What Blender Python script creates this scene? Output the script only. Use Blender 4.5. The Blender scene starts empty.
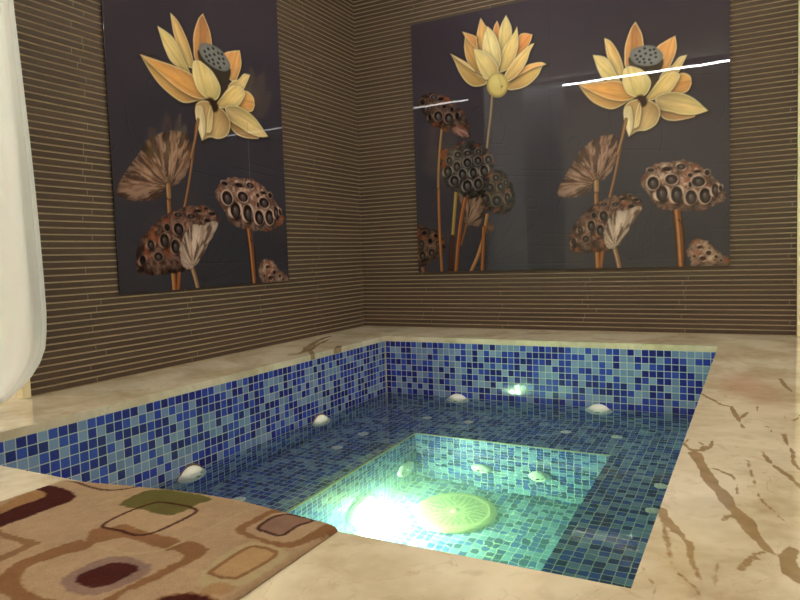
import bpy, bmesh, math, random
import numpy as np
from mathutils import Vector, Matrix
random.seed(7)
SC = bpy.context.scene
COL = SC.collection
PI = math.pi

# ---------------------------------------------------------------- measured layout (metres, z = 0 is the marble deck)
EYE = np.array([2.7319, -4.5236, .55]); FOC = 667.93
YAW, PITCH, ROLL = .4896, -.0664, -.034
XL, XR, YB, YN = .4794, 2.5553, -.5367, -3.4316      # pool opening
SLAB = -.0325                                        # underside of the marble lip
WZ = -.392                                           # water level
BZ = -.73                                            # bench level under water
WX0, WX1, WY0, WY1, FZ = .98, 2.087, -2.46, -1.10, -1.42   # foot well
WALLX, WALLY = 2.945, -2.785                          # ends of the slatted walls
CEIL = 2.98

cy_, sy_ = math.cos(YAW), math.sin(YAW)
FW = np.array([-sy_*math.cos(PITCH), cy_*math.cos(PITCH), math.sin(PITCH)])
RT0 = np.array([cy_, sy_, 0.]); UP0 = np.cross(RT0, FW)
RT = RT0*math.cos(ROLL) + UP0*math.sin(ROLL); UP = -RT0*math.sin(ROLL) + UP0*math.cos(ROLL)
def on_plane(x, y, ax, v):
    """the point of the plane axis=v that was measured at (x, y) in the photograph"""
    d = FW + RT*(x-400)/FOC - UP*(y-300)/FOC
    t = (v-EYE[ax])/d[ax]
    return EYE + d*t

# ---------------------------------------------------------------- helpers
def lin(c):
    c = np.asarray(c, float)/255.
    return np.where(c <= .04045, c/12.92, ((c+.055)/1.055)**2.4)
def tag(o, label=None, cat=None, group=None, kind=None):
    if label: o['label'] = label
    if cat: o['category'] = cat
    if group: o['group'] = group
    if kind: o['kind'] = kind
    return o
def empty(name, loc, label, cat, group=None, rot=(0,0,0)):
    o = bpy.data.objects.new(name, None); COL.objects.link(o)
    o.location = loc; o.rotation_euler = rot; o.empty_display_size = .05
    return tag(o, label, cat, group)
def obj(name, verts, faces, mats, parent=None, loc=(0,0,0), smooth=False, mi=None, uv=None):
    me = bpy.data.meshes.new(name)
    me.from_pydata([tuple(v) for v in verts], [], [tuple(f) for f in faces])
    for m in (mats if isinstance(mats, (list, tuple)) else [mats]): me.materials.append(m)
    if mi is not None: me.polygons.foreach_set('material_index', mi)
    if smooth: me.polygons.foreach_set('use_smooth', [True]*len(me.polygons))
    if uv is not None:
        l = me.uv_layers.new(name='UVMap')
        l.data.foreach_set('uv', np.array(uv, float).ravel())
    me.update()
    o = bpy.data.objects.new(name, me); COL.objects.link(o)
    o.location = loc; o.parent = parent
    return o
class MB:
    def __init__(s): s.v = []; s.f = []; s.m = []
    def add(s, v, f, m=0):
        b = len(s.v); s.v += [tuple(p) for p in v]; s.f += [tuple(i+b for i in q) for q in f]; s.m += [m]*len(f)
        return s
    def box(s, a, b, m=0):
        (x0,y0,z0),(x1,y1,z1) = a, b
        v = [(x0,y0,z0),(x1,y0,z0),(x1,y1,z0),(x0,y1,z0),(x0,y0,z1),(x1,y0,z1),(x1,y1,z1),(x0,y1,z1)]
        return s.add(v, [(3,2,1,0),(4,5,6,7),(0,1,5,4),(1,2,6,5),(2,3,7,6),(3,0,4,7)], m)
    def lathe(s, prof, n=32, axis='z', c=(0,0,0), m=0, cap=False):
        v = []; f = []
        for r, h in prof:
            for k in range(n):
                a = 2*PI*k/n; p = (r*math.cos(a), r*math.sin(a), h)
                if axis == 'x': p = (p[2], p[0], p[1])
                if axis == 'y': p = (p[0], p[2], -p[1]) if False else (p[1], p[2], p[0])
                v.append((p[0]+c[0], p[1]+c[1], p[2]+c[2]))
        for i in range(len(prof)-1):
            for k in range(n):
                k2 = (k+1) % n
                f.append((i*n+k, i*n+k2, (i+1)*n+k2, (i+1)*n+k))
        if cap:
            f.append(tuple(range((len(prof)-1)*n, len(prof)*n)))
        return s.add(v, f, m)
    def build(s, name, mats, parent=None, loc=(0,0,0), smooth=False, bevel=0):
        o = obj(name, s.v, s.f, mats, parent, loc, smooth, s.m)
        if bevel:
            b = o.modifiers.new('bevel', 'BEVEL'); b.width = bevel; b.segments = 3; b.limit_method = 'ANGLE'
        return o

# ---------------------------------------------------------------- materials
class NT:
    def __init__(s, name):
        s.m = bpy.data.materials.new(name); s.m.use_nodes = True
        s.t = s.m.node_tree; s.b = s.t.nodes['Principled BSDF']; s.out = s.t.nodes['Material Output']
    def n(s, typ, **k):
        x = s.t.nodes.new(typ)
        for a, v in k.items():
            if a.startswith('i_'): x.inputs[a[2:].replace('_', ' ')].default_value = v
            else: setattr(x, a, v)
        return x
    def l(s, a, b): s.t.links.new(a, b)
    def math(s, op, a, b=None, c=None):
        x = s.t.nodes.new('ShaderNodeMath'); x.operation = op
        for i, v in enumerate((a, b, c)):
            if v is None: continue
            if isinstance(v, (int, float)): x.inputs[i].default_value = v
            else: s.l(v, x.inputs[i])
        return x.outputs[0]
    def mix(s, f, a, b, mode='MIX'):
        x = s.t.nodes.new('ShaderNodeMix'); x.data_type = 'RGBA'; x.blend_type = mode
        for i, v in ((0, f), (6, a), (7, b)):
            if isinstance(v, (int, float)): x.inputs[i].default_value = v
            elif isinstance(v, (tuple, list, np.ndarray)): x.inputs[i].default_value = (*[float(q) for q in v[:3]], 1)
            else: s.l(v, x.inputs[i])
        return x.outputs[2]
    def bump(s, h, strength=.3, dist=.002):
        x = s.n('ShaderNodeBump'); x.inputs['Strength'].default_value = strength; x.inputs['Distance'].default_value = dist
        s.l(h, x.inputs['Height']); s.l(x.outputs[0], s.b.inputs['Normal']); return x
def plain(name, c, rough=.5, metal=0, coat=0, noise=0, srgb=True, **kw):
    t = NT(name); c = lin(c) if srgb else np.array(c)
    t.b.inputs['Roughness'].default_value = rough; t.b.inputs['Metallic'].default_value = metal
    t.b.inputs['Coat Weight'].default_value = coat
    nz = t.n('ShaderNodeTexNoise'); nz.inputs['Scale'].default_value = kw.get('scale', 6)
    tc = t.n('ShaderNodeTexCoord'); t.l(tc.outputs['Object'], nz.inputs['Vector'])
    k = max(noise, .03)
    t.l(t.mix(nz.outputs[0], c*(1-k), np.minimum(c*(1+k), 1)), t.b.inputs['Base Color'])
    return t.m

def mosaic():
    t = NT('glass_mosaic'); P = .04
    uv = t.n('ShaderNodeUVMap'); uv.uv_map = 'UVMap'
    sp = t.n('ShaderNodeSeparateXYZ'); t.l(uv.outputs[0], sp.inputs[0])
    u = t.math('DIVIDE', sp.outputs[0], P); v = t.math('DIVIDE', sp.outputs[1], P)
    fu, fv = t.math('FLOOR', u), t.math('FLOOR', v)
    cv = t.n('ShaderNodeCombineXYZ'); t.l(fu, cv.inputs[0]); t.l(fv, cv.inputs[1])
    wn = t.n('ShaderNodeTexWhiteNoise'); wn.noise_dimensions = '3D'; t.l(cv.outputs[0], wn.inputs[0])
    r = t.n('ShaderNodeValToRGB'); r.color_ramp.interpolation = 'CONSTANT'
    cols = [(0, (12,10,110)), (.18, (18,20,132)), (.34, (34,56,166)), (.50, (44,70,176)), (.64, (118,142,184)), (.82, (132,154,190)), (.92,(110,132,172))]
    e = r.color_ramp.elements
    while len(e) < len(cols): e.new(.5)
    for q, (p, c) in zip(e, cols): q.position = p; q.color = (*lin(c), 1)
    t.l(wn.outputs[0], r.inputs[0])
    # cloudy glass inside each tile
    nz = t.n('ShaderNodeTexNoise'); nz.inputs['Scale'].default_value = 90; nz.inputs['Detail'].default_value = 3
    t.l(uv.outputs[0], nz.inputs['Vector'])
    tile = t.mix(t.math('MULTIPLY', nz.outputs[0], .10), r.outputs[0], lin((150,170,190)))
    a = t.math('ABSOLUTE', t.math('SUBTRACT', t.math('FRACT', u), .5)); b = t.math('ABSOLUTE', t.math('SUBTRACT', t.math('FRACT', v), .5))
    # rounded square distance
    a2 = t.math('MAXIMUM', t.math('SUBTRACT', a, .40), 0); b2 = t.math('MAXIMUM', t.math('SUBTRACT', b, .40), 0)
    d = t.math('SQRT', t.math('ADD', t.math('MULTIPLY', a2, a2), t.math('MULTIPLY', b2, b2)))
    g = t.n('ShaderNodeMapRange'); g.inputs[1].default_value = .044; g.inputs[2].default_value = .060; t.l(d, g.inputs[0])
    nz2 = t.n('ShaderNodeTexNoise'); nz2.inputs['Scale'].default_value = 4; t.l(uv.outputs[0], nz2.inputs['Vector'])
    grout = t.mix(nz2.outputs[0], lin((205,208,194)), lin((168,176,172)))
    t.l(t.mix(g.outputs[0], tile, grout), t.b.inputs['Base Color'])
    rg = t.math('MULTIPLY_ADD', g.outputs[0], .6, .12); t.l(rg, t.b.inputs['Roughness'])
    h = t.math('SUBTRACT', 1, g.outputs[0])
    # every tile sits at a slightly different tilt
    t.bump(t.math('ADD', h, t.math('MULTIPLY', nz.outputs[0], .12)), .5, .0015)
    return t.m

def slat_mat(name, c1, c2, axis):
    t = NT(name); tc = t.n('ShaderNodeTexCoord'); sp = t.n('ShaderNodeSeparateXYZ'); t.l(tc.outputs['Object'], sp.inputs[0])
    u = sp.outputs[axis]; row = t.math('FLOOR', t.math('DIVIDE', sp.outputs[2], .0301))
    w1 = t.n('ShaderNodeTexWhiteNoise'); w1.noise_dimensions = '1D'; t.l(row, w1.inputs['W'])
    off = t.math('MULTIPLY', w1.outputs[0], .10)
    q = t.math('DIVIDE', t.math('ADD', u, off), .60)
    # joints of the strips; only about half of the rows have one at each sheet edge
    fl = t.math('FLOOR', q)
    w2 = t.n('ShaderNodeTexWhiteNoise'); w2.noise_dimensions = '2D'
    cv = t.n('ShaderNodeCombineXYZ'); t.l(row, cv.inputs[0]); t.l(fl, cv.inputs[1]); t.l(cv.outputs[0], w2.inputs[0])
    j = t.math('MULTIPLY', t.math('LESS_THAN', t.math('FRACT', q), .007), t.math('GREATER_THAN', w2.outputs[0], .45))
    mp = t.n('ShaderNodeMapping'); mp.inputs['Scale'].default_value = (3, 3, 60); t.l(tc.outputs['Object'], mp.inputs[0])
    nz = t.n('ShaderNodeTexNoise'); nz.inputs['Scale'].default_value = 2.2; nz.inputs['Detail'].default_value = 5; t.l(mp.outputs[0], nz.inputs['Vector'])
    rr = t.mix(w2.outputs[0], lin(c1), lin(c2))
    c = t.mix(nz.outputs[0], rr, t.mix(1., rr, (1.25, 1.22, 1.15), 'MULTIPLY'))
    t.l(t.mix(j, c, lin((140,126,108))), t.b.inputs['Base Color'])
    t.b.inputs['Roughness'].default_value = .62
    t.b.inputs['Specular IOR Level'].default_value = .3
    t.bump(nz.outputs[0], .25, .002)
    return t.m

def marble(name, painted=True):
    t = NT(name); tc = t.n('ShaderNodeTexCoord')
    n1 = t.n('ShaderNodeTexNoise'); n1.inputs['Scale'].default_value = 3.2; n1.inputs['Detail'].default_value = 8; n1.inputs['Distortion'].default_value = .6
    n2 = t.n('ShaderNodeTexNoise'); n2.inputs['Scale'].default_value = 19; n2.inputs['Detail'].default_value = 6
    n3 = t.n('ShaderNodeTexNoise'); n3.inputs['Scale'].default_value = 45; n3.inputs['Detail'].default_value = 4
    for n in (n1, n2, n3): t.l(tc.outputs['Object'], n.inputs['Vector'])
    r = t.n('ShaderNodeValToRGB'); r.color_ramp.elements[0].position = .36; r.color_ramp.elements[1].position = .60
    r.color_ramp.elements[0].color = (*lin((182,162,128)), 1); r.color_ramp.elements[1].color = (*lin((224,210,184)), 1)
    t.l(n1.outputs[0], r.inputs[0])
    base = t.mix(t.math('MULTIPLY', t.math('POWER', n2.outputs[0], 2.), .9), r.outputs[0], lin((236,226,202)))
    n5 = t.n('ShaderNodeTexNoise'); n5.inputs['Scale'].default_value = 9; n5.inputs['Detail'].default_value = 9; n5.inputs['Distortion'].default_value = 2.2; t.l(tc.outputs['Object'], n5.inputs['Vector'])
    sm = t.n('ShaderNodeMapRange'); sm.inputs[1].default_value = .56; sm.inputs[2].default_value = .72; t.l(n5.outputs[0], sm.inputs[0])
    base = t.mix(t.math('MULTIPLY', sm.outputs[0], .3), base, lin((160,132,92)))
    # hairline veins: thin level sets of a distorted noise
    n4 = t.n('ShaderNodeTexNoise'); n4.inputs['Scale'].default_value = 2.6; n4.inputs['Detail'].default_value = 7; n4.inputs['Distortion'].default_value = 1.2
    t.l(tc.outputs['Object'], n4.inputs['Vector'])
    hair = t.math('LESS_THAN', t.math('ABSOLUTE', t.math('SUBTRACT', n4.outputs[0], .5)), .0018)
    hair = t.math('MULTIPLY', hair, t.math('MULTIPLY', n1.outputs[0], .45))
    c = t.mix(hair, base, lin((158,118,76)))
    # the large brown veins, traced, with a ragged edge
    at = t.n('ShaderNodeVertexColor'); at.layer_name = 'vein'
    sp = t.n('ShaderNodeSeparateColor'); t.l(at.outputs[0], sp.inputs[0])
    rag = t.math('ADD', sp.outputs[0], t.math('MULTIPLY', t.math('SUBTRACT', n3.outputs[0], .5), .7))
    mr = t.n('ShaderNodeMapRange'); mr.inputs[1].default_value = .30; mr.inputs[2].default_value = .52; t.l(rag, mr.inputs[0])
    vm = t.math('MULTIPLY', mr.outputs[0], t.math('GREATER_THAN', sp.outputs[0], .04))
    vc = t.mix(n2.outputs[0], lin((104,72,34)), lin((178,146,98)))
    c = t.mix(t.math('MULTIPLY', vm, .85), c, vc)
    c = t.mix(t.math('MULTIPLY', sp.outputs[1], .45), c, lin((196,120,96)))
    t.l(c, t.b.inputs['Base Color'])
    t.b.inputs['Roughness'].default_value = .10
    t.bump(n2.outputs[0], .04, .001)
    return t.m

def print_mat(name, rough=.45, coat=1.):
    t = NT(name); at = t.n('ShaderNodeVertexColor'); at.layer_name = 'print'
    t.l(at.outputs[0], t.b.inputs['Base Color'])
    t.b.inputs['Roughness'].default_value = rough
    t.b.inputs['Coat Weight'].default_value = coat; t.b.inputs['Coat Roughness'].default_value = .0
    t.b.inputs['Coat IOR'].default_value = 1.5; t.b.inputs['Specular IOR Level'].default_value = 0
    tc = t.n('ShaderNodeTexCoord'); nz = t.n('ShaderNodeTexNoise'); nz.inputs['Scale'].default_value = 3.; t.l(tc.outputs['Object'], nz.inputs['Vector'])
    b = t.n('ShaderNodeBump'); b.inputs['Strength'].default_value = .05; b.inputs['Distance'].default_value = .004
    t.l(nz.outputs[0], b.inputs['Height']); t.l(b.outputs[0], t.b.inputs['Coat Normal'])
    return t.m
def rug_mat():
    t = NT('rug_pile'); at = t.n('ShaderNodeVertexColor'); at.layer_name = 'print'
    tc = t.n('ShaderNodeTexCoord'); nz = t.n('ShaderNodeTexNoise'); nz.inputs['Scale'].default_value = 320; nz.inputs['Detail'].default_value = 2
    n2 = t.n('ShaderNodeTexNoise'); n2.inputs['Scale'].default_value = 40; n2.inputs['Detail'].default_value = 4
    for n in (nz, n2): t.l(tc.outputs['Object'], n.inputs['Vector'])
    k = t.math('ADD', t.math('MULTIPLY', nz.outputs[0], .5), t.math('MULTIPLY', n2.outputs[0], .5))
    dark = t.mix(1., at.outputs[0], (.60, .58, .54), 'MULTIPLY'); lite = t.mix(1., at.outputs[0], (1.34, 1.34, 1.32), 'MULTIPLY')
    t.l(t.mix(k, dark, lite), t.b.inputs['Base Color'])
    t.b.inputs['Roughness'].default_value = .95; t.b.inputs['Specular IOR Level'].default_value = .1
    t.bump(k, .9, .004)
    return t.m
def emit(name, c, s):
    t = NT(name); e = t.n('ShaderNodeEmission'); e.inputs[0].default_value = (*c, 1); e.inputs[1].default_value = s
    t.l(e.outputs[0], t.out.inputs[0]); return t.m
def water_mat():
    t = NT('pool_water')
    b = t.b; b.inputs['Base Color'].default_value = (1,1,1,1); b.inputs['Roughness'].default_value = 0
    b.inputs['IOR'].default_value = 1.333; b.inputs['Transmission Weight'].default_value = 1
    tc = t.n('ShaderNodeTexCoord'); nz = t.n('ShaderNodeTexNoise'); nz.inputs['Scale'].default_value = 9; nz.inputs['Detail'].default_value = 2; nz.inputs['Distortion'].default_value = .5
    t.l(tc.outputs['Object'], nz.inputs['Vector'])
    n2 = t.n('ShaderNodeTexNoise'); n2.inputs['Scale'].default_value = 38; n2.inputs['Detail'].default_value = 1; t.l(tc.outputs['Object'], n2.inputs['Vector'])
    t.bump(t.math('ADD', nz.outputs[0], t.math('MULTIPLY', n2.outputs[0], .08)), .32, .0035)
    v = t.n('ShaderNodeVolumeAbsorption'); v.inputs[0].default_value = (.22, .97, .58, 1); v.inputs[1].default_value = .36
    sc = t.n('ShaderNodeVolumeScatter'); sc.inputs['Color'].default_value = (.75, 1, .82, 1); sc.inputs['Density'].default_value = .22; sc.inputs['Anisotropy'].default_value = .5
    ad = t.n('ShaderNodeAddShader'); t.l(v.outputs[0], ad.inputs[0]); t.l(sc.outputs[0], ad.inputs[1])
    t.l(ad.outputs[0], t.out.inputs['Volume'])
    return t.m
def cloth_mat(name='curtain_cloth', see=0):
    t = NT(name); K = .6 if see else 1; t.b.inputs['Base Color'].default_value = (*(lin((248,250,250))*K), 1); t.b.inputs['Roughness'].default_value = .8
    tr = t.n('ShaderNodeBsdfTranslucent'); tr.inputs[0].default_value = (*(lin((252,253,252))*K), 1)
    tc = t.n('ShaderNodeTexCoord'); w = t.n('ShaderNodeTexNoise'); w.inputs['Scale'].default_value = 260; t.l(tc.outputs['Object'], w.inputs['Vector']); t.bump(w.outputs[0], .2, .001)
    mx = t.n('ShaderNodeMixShader'); mx.inputs[0].default_value = .5
    t.l(t.b.outputs[0], mx.inputs[1]); t.l(tr.outputs[0], mx.inputs[2]); t.l(mx.outputs[0], t.out.inputs[0])
    if see:
        tp = t.n('ShaderNodeBsdfTransparent'); m2 = t.n('ShaderNodeMixShader'); m2.inputs[0].default_value = see
        t.l(mx.outputs[0], m2.inputs[1]); t.l(tp.outputs[0], m2.inputs[2]); t.l(m2.outputs[0], t.out.inputs[0])
    return t.m

M_MOS = mosaic(); M_MAR = marble('beige_marble'); M_WATER = water_mat(); M_CLOTH = cloth_mat(); M_SHEER = cloth_mat('sheer_curtain_cloth', .010)
M_SLATL = slat_mat('brown_slate_strips', (80,66,54), (71,58,47), 1)
M_SLATB = slat_mat('brown_slate_strips_back', (80,66,54), (71,58,47), 0)
M_GROUT = plain('slat_groove_grout', (186,170,146), .8, noise=.15, scale=30)
M_PRINT = print_mat('printed_glass_picture'); M_RUG = rug_mat()
M_PLASTER = plain('cream_plaster', (226,216,196), .8, noise=.04)
M_CEIL = plain('white_ceiling_paint', (240,236,226), .85)
M_JET = plain('white_pool_fitting', (240,238,226), .3, coat=.4, noise=.08, scale=40)
M_HOLE = plain('dark_nozzle_opening', (70,66,54), .5)
M_SLOT = plain('shallow_drain_slots', (130,114,86), .6)
M_DRAIN = plain('cream_drain_plastic', (168,146,112), .4, noise=.1, scale=20)
M_BEAD = plain('yellowed_edge_grout', (196,190,140), .6, noise=.15, scale=25)
M_GLASSEDGE = plain('dark_glass_edge', (48,44,48), .2, coat=1)
M_RUST = plain('rust_stained_grout', (120,92,62), .8, noise=.3, scale=40)
M_TRIM = plain('cream_door_trim', (236,226,190), .5, noise=.05)
M_LED = emit('led_strip_light', (1.0, .985, .94), 88.)
M_POOLFILL = emit('pool_fill_diffuser', (1.0, .985, .94), 11.)  # glow of the fill panel added over the pool
M_LAMP = emit('underwater_lamp_lens', (.72, 1.0, .60), 460.)

# ---------------------------------------------------------------- painting of the printed pictures and woven patterns
def vnoise(U, V, s, seed, octv=3):
    out = np.zeros_like(U); amp = 1.; tot = 0
    for o in range(octv):
        rs = np.random.RandomState(seed+o*17); G = rs.rand(64, 64)
        x = U*s*2**o; y = V*s*2**o; xi = np.floor(x).astype(int); yi = np.floor(y).astype(int)
        fx = x-xi; fy = y-yi; fx = fx*fx*(3-2*fx); fy = fy*fy*(3-2*fy)
        a = G[xi % 64, yi % 64]; b = G[(xi+1) % 64, yi % 64]; c = G[xi % 64, (yi+1) % 64]; d = G[(xi+1) % 64, (yi+1) % 64]
        out += amp*((a*(1-fx)+b*fx)*(1-fy)+(c*(1-fx)+d*fx)*fy); tot += amp; amp *= .55
    return out/tot
def smooth_closed(pts, k=5, tipfirst=False):
    P = np.array(pts, float); n = len(P); out = []
    for i in range(n):
        p0, p1, p2, p3 = P[i-1], P[i], P[(i+1) % n], P[(i+2) % n]
        if tipfirst and i == 0: p0 = p1+(p1-p2)*.1
        if tipfirst and i == n-1: p3 = p2+(p2-p1)*.1
        for j in range(k):
            t = j/k
            out.append(.5*((2*p1)+(-p0+p2)*t+(2*p0-5*p1+4*p2-p3)*t*t+(-p0+3*p1-3*p2+p3)*t**3))
    return np.array(out)
def smooth_open(pts, k=6):
    P = np.array(pts, float); P = np.vstack([2*P[0]-P[1], P, 2*P[-1]-P[-2]]); out = []
    for i in range(1, len(P)-2):
        p0, p1, p2, p3 = P[i-1:i+3]
        for j in range(k):
            t = j/k
            out.append(.5*((2*p1)+(-p0+p2)*t+(2*p0-5*p1+4*p2-p3)*t*t+(-p0+3*p1-3*p2+p3)*t**3))
    out.append(P[-2]); return np.array(out)
class Canvas:
    def __init__(s, u0, u1, v0, v1, step, bg):
        s.nu = int(round((u1-u0)/step))+1; s.nv = int(round((v1-v0)/step))+1; s.step = step
        s.U, s.V = np.meshgrid(np.linspace(u0, u1, s.nu), np.linspace(v0, v1, s.nv))
        s.C = np.empty(s.U.shape+(3,)); s.C[:] = bg
        s.tr = lambda p: p; s.k = 1.
    def pts(s, P): return np.array([s.tr(p) for p in P])
    def win(s, P, m):
        a = P.min(0)-m; b = P.max(0)+m
        i = np.where((s.U[0] >= a[0]) & (s.U[0] <= b[0]))[0]; j = np.where((s.V[:, 0] >= a[1]) & (s.V[:, 0] <= b[1]))[0]
        if len(i) == 0 or len(j) == 0: return None
        return slice(j[0], j[-1]+1), slice(i[0], i[-1]+1)
    def sdf(s, P, w):
        U, V = s.U[w], s.V[w]; d = np.full(U.shape, 1e9); ins = np.zeros(U.shape, bool)
        n = len(P)
        for i in range(n):
            ax, ay = P[i]; bx, by = P[(i+1) % n]
            ex, ey = bx-ax, by-ay; L = ex*ex+ey*ey+1e-18
            t = np.clip(((U-ax)*ex+(V-ay)*ey)/L, 0, 1)
            d = np.minimum(d, (U-ax-t*ex)**2+(V-ay-t*ey)**2)
            if ay != by:
                c = ((ay > V) != (by > V)) & (U < (bx-ax)*(V-ay)/(by-ay)+ax); ins ^= c
        d = np.sqrt(d); return np.where(ins, -d, d)
    def blend(s, w, a, c):
        a = np.clip(a, 0, 1)[..., None]; s.C[w] = s.C[w]*(1-a)+np.asarray(c)*a
    def fill(s, pts, col, alpha=1., smooth=True, soft=None, tip=False):
        P = s.pts(pts); P = smooth_closed(P, tipfirst=tip) if smooth else P
        soft = soft or s.step; w = s.win(P, soft*2)
        if w is None: return
        d = s.sdf(P, w)
        if getattr(s, 'rag', 0): d = d+(vnoise(s.U[w], s.V[w], 110, 6, 2)-.5)*s.rag
        s.blend(w, (.5-d/soft)*alpha, lin(col) if not callable(col) else col(w, d))
    def stroke(s, pts, col, width, alpha=1., closed=False, taper=None, ragged=0, soft=None):
        P = s.pts(pts); P = smooth_closed(P) if closed else smooth_open(P)
        W = np.interp(np.linspace(0, 1, len(P)), np.linspace(0, 1, len(taper)), taper) if taper else np.full(len(P), width)
        soft = soft or s.step; w = s.win(P, W.max()+soft)
        if w is None: return
        U, V = s.U[w], s.V[w]; d = np.full(U.shape, 1e9)
        for i in range(len(P)-(0 if closed else 1)):
            a = P[i]; b = P[(i+1) % len(P)]; e = b-a; L = e@e+1e-18
            t = np.clip(((U-a[0])*e[0]+(V-a[1])*e[1])/L, 0, 1)
            hw = .5*(W[i]*(1-t)+W[(i+1) % len(P)]*t)
            d = np.minimum(d, np.sqrt((U-a[0]-t*e[0])**2+(V-a[1]-t*e[1])**2)-hw)
        if ragged: d = d+(vnoise(U, V, 60, 5)-.5)*ragged
        s.blend(w, (.5-d/soft)*alpha, lin(col))
        return w, d
    def ell(s, c, rx, ry, col, alpha=1., rot=0, soft=None, smooth=True):
        pts = []
        for k in range(14):
            a = 2*PI*k/14; x, y = rx*math.cos(a), ry*math.sin(a)
            pts.append((c[0]+x*math.cos(rot)-y*math.sin(rot), c[1]+x*math.sin(rot)+y*math.cos(rot)))
        s.fill(pts, col, alpha, soft=soft)
    def mesh(s, name, to3, mats, parent, layer='print', back=None):
        nu, nv = s.nu, s.nv
        vs = to3(s.U.ravel(), s.V.ravel())
        idx = np.arange(nu*nv).reshape(nv, nu)
        f = np.stack([idx[:-1, :-1], idx[:-1, 1:], idx[1:, 1:], idx[1:, :-1]], -1).reshape(-1, 4)
        me = bpy.data.meshes.new(name)
        me.vertices.add(nu*nv); me.vertices.foreach_set('co', np.asarray(vs, np.float32).ravel())
        me.loops.add(f.size); me.loops.foreach_set('vertex_index', f.ravel().astype(np.int32))
        me.polygons.add(len(f)); me.polygons.foreach_set('loop_start', np.arange(0, f.size, 4, dtype=np.int32))
        me.polygons.foreach_set('use_smooth', np.ones(len(f), bool))
        me.update(calc_edges=True)
        a = me.color_attributes.new(name=layer, type='FLOAT_COLOR', domain='POINT')
        C = np.ones((nu*nv, 4), np.float32); C[:, :3] = s.C.reshape(-1, 3)
        a.data.foreach_set('color', C.ravel())
        me.materials.append(mats)
        o = bpy.data.objects.new(name, me); COL.objects.link(o); o.parent = parent
        return o

def zoomed(ox, oy, k): return lambda p: (ox+p[0]/k, oy+p[1]/k)

# --- petals, seed heads, stems
def petal(cv, T, pts, cb, ct, cm=None, rim=(236,218,170), base=None, tip=None, vol=.35):
    q = [T(p) for p in pts]; P = cv.pts(q); Ps = smooth_closed(P, tipfirst=True)
    tip_ = P[0]; base_ = np.array(cv.tr(T(base))) if base else P.mean(0)*2-P[0]
    w = cv.win(Ps, .01)
    if w is None: return
    d = cv.sdf(Ps, w); U, V = cv.U[w], cv.V[w]
    ax = tip_-base_; L = np.linalg.norm(ax); ax = ax/L; nx = np.array([-ax[1], ax[0]])
    t = np.clip(((U-base_[0])*ax[0]+(V-base_[1])*ax[1])/L, 0, 1)
    sx = (U-base_[0])*nx[0]+(V-base_[1])*nx[1]
    hw = max(-d.min(), .004)
    c = lin(cb)*(1-t)[..., None]+lin(ct)*t[..., None]
    if cm is not None:
        m = np.exp(-(sx/(hw*.55))**2)*.75; c = c*(1-m[..., None])+lin(cm)*m[..., None]
    st = vnoise(sx*1.0, t*L*.12, 180, 3, 2); c = c*(.84+.40*st[..., None])*(.66+.46*np.clip(t*1.7, 0, 1))[..., None]*np.array([1.05, 1.03, 1.08])
    c = c*.84+lin((214,196,150))*.16
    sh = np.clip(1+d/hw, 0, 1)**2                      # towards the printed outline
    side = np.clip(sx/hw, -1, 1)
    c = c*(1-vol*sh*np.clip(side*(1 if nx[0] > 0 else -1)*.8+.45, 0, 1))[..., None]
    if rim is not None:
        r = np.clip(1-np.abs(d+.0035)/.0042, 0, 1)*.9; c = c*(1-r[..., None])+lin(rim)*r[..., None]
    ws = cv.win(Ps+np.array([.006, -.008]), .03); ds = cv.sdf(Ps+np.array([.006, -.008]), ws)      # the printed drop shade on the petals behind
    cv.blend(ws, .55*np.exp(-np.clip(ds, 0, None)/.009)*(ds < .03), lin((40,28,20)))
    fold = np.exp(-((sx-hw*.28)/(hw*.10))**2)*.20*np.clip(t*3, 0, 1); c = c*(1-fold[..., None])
    cv.blend(w, .5-d/cv.step, c)
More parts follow.
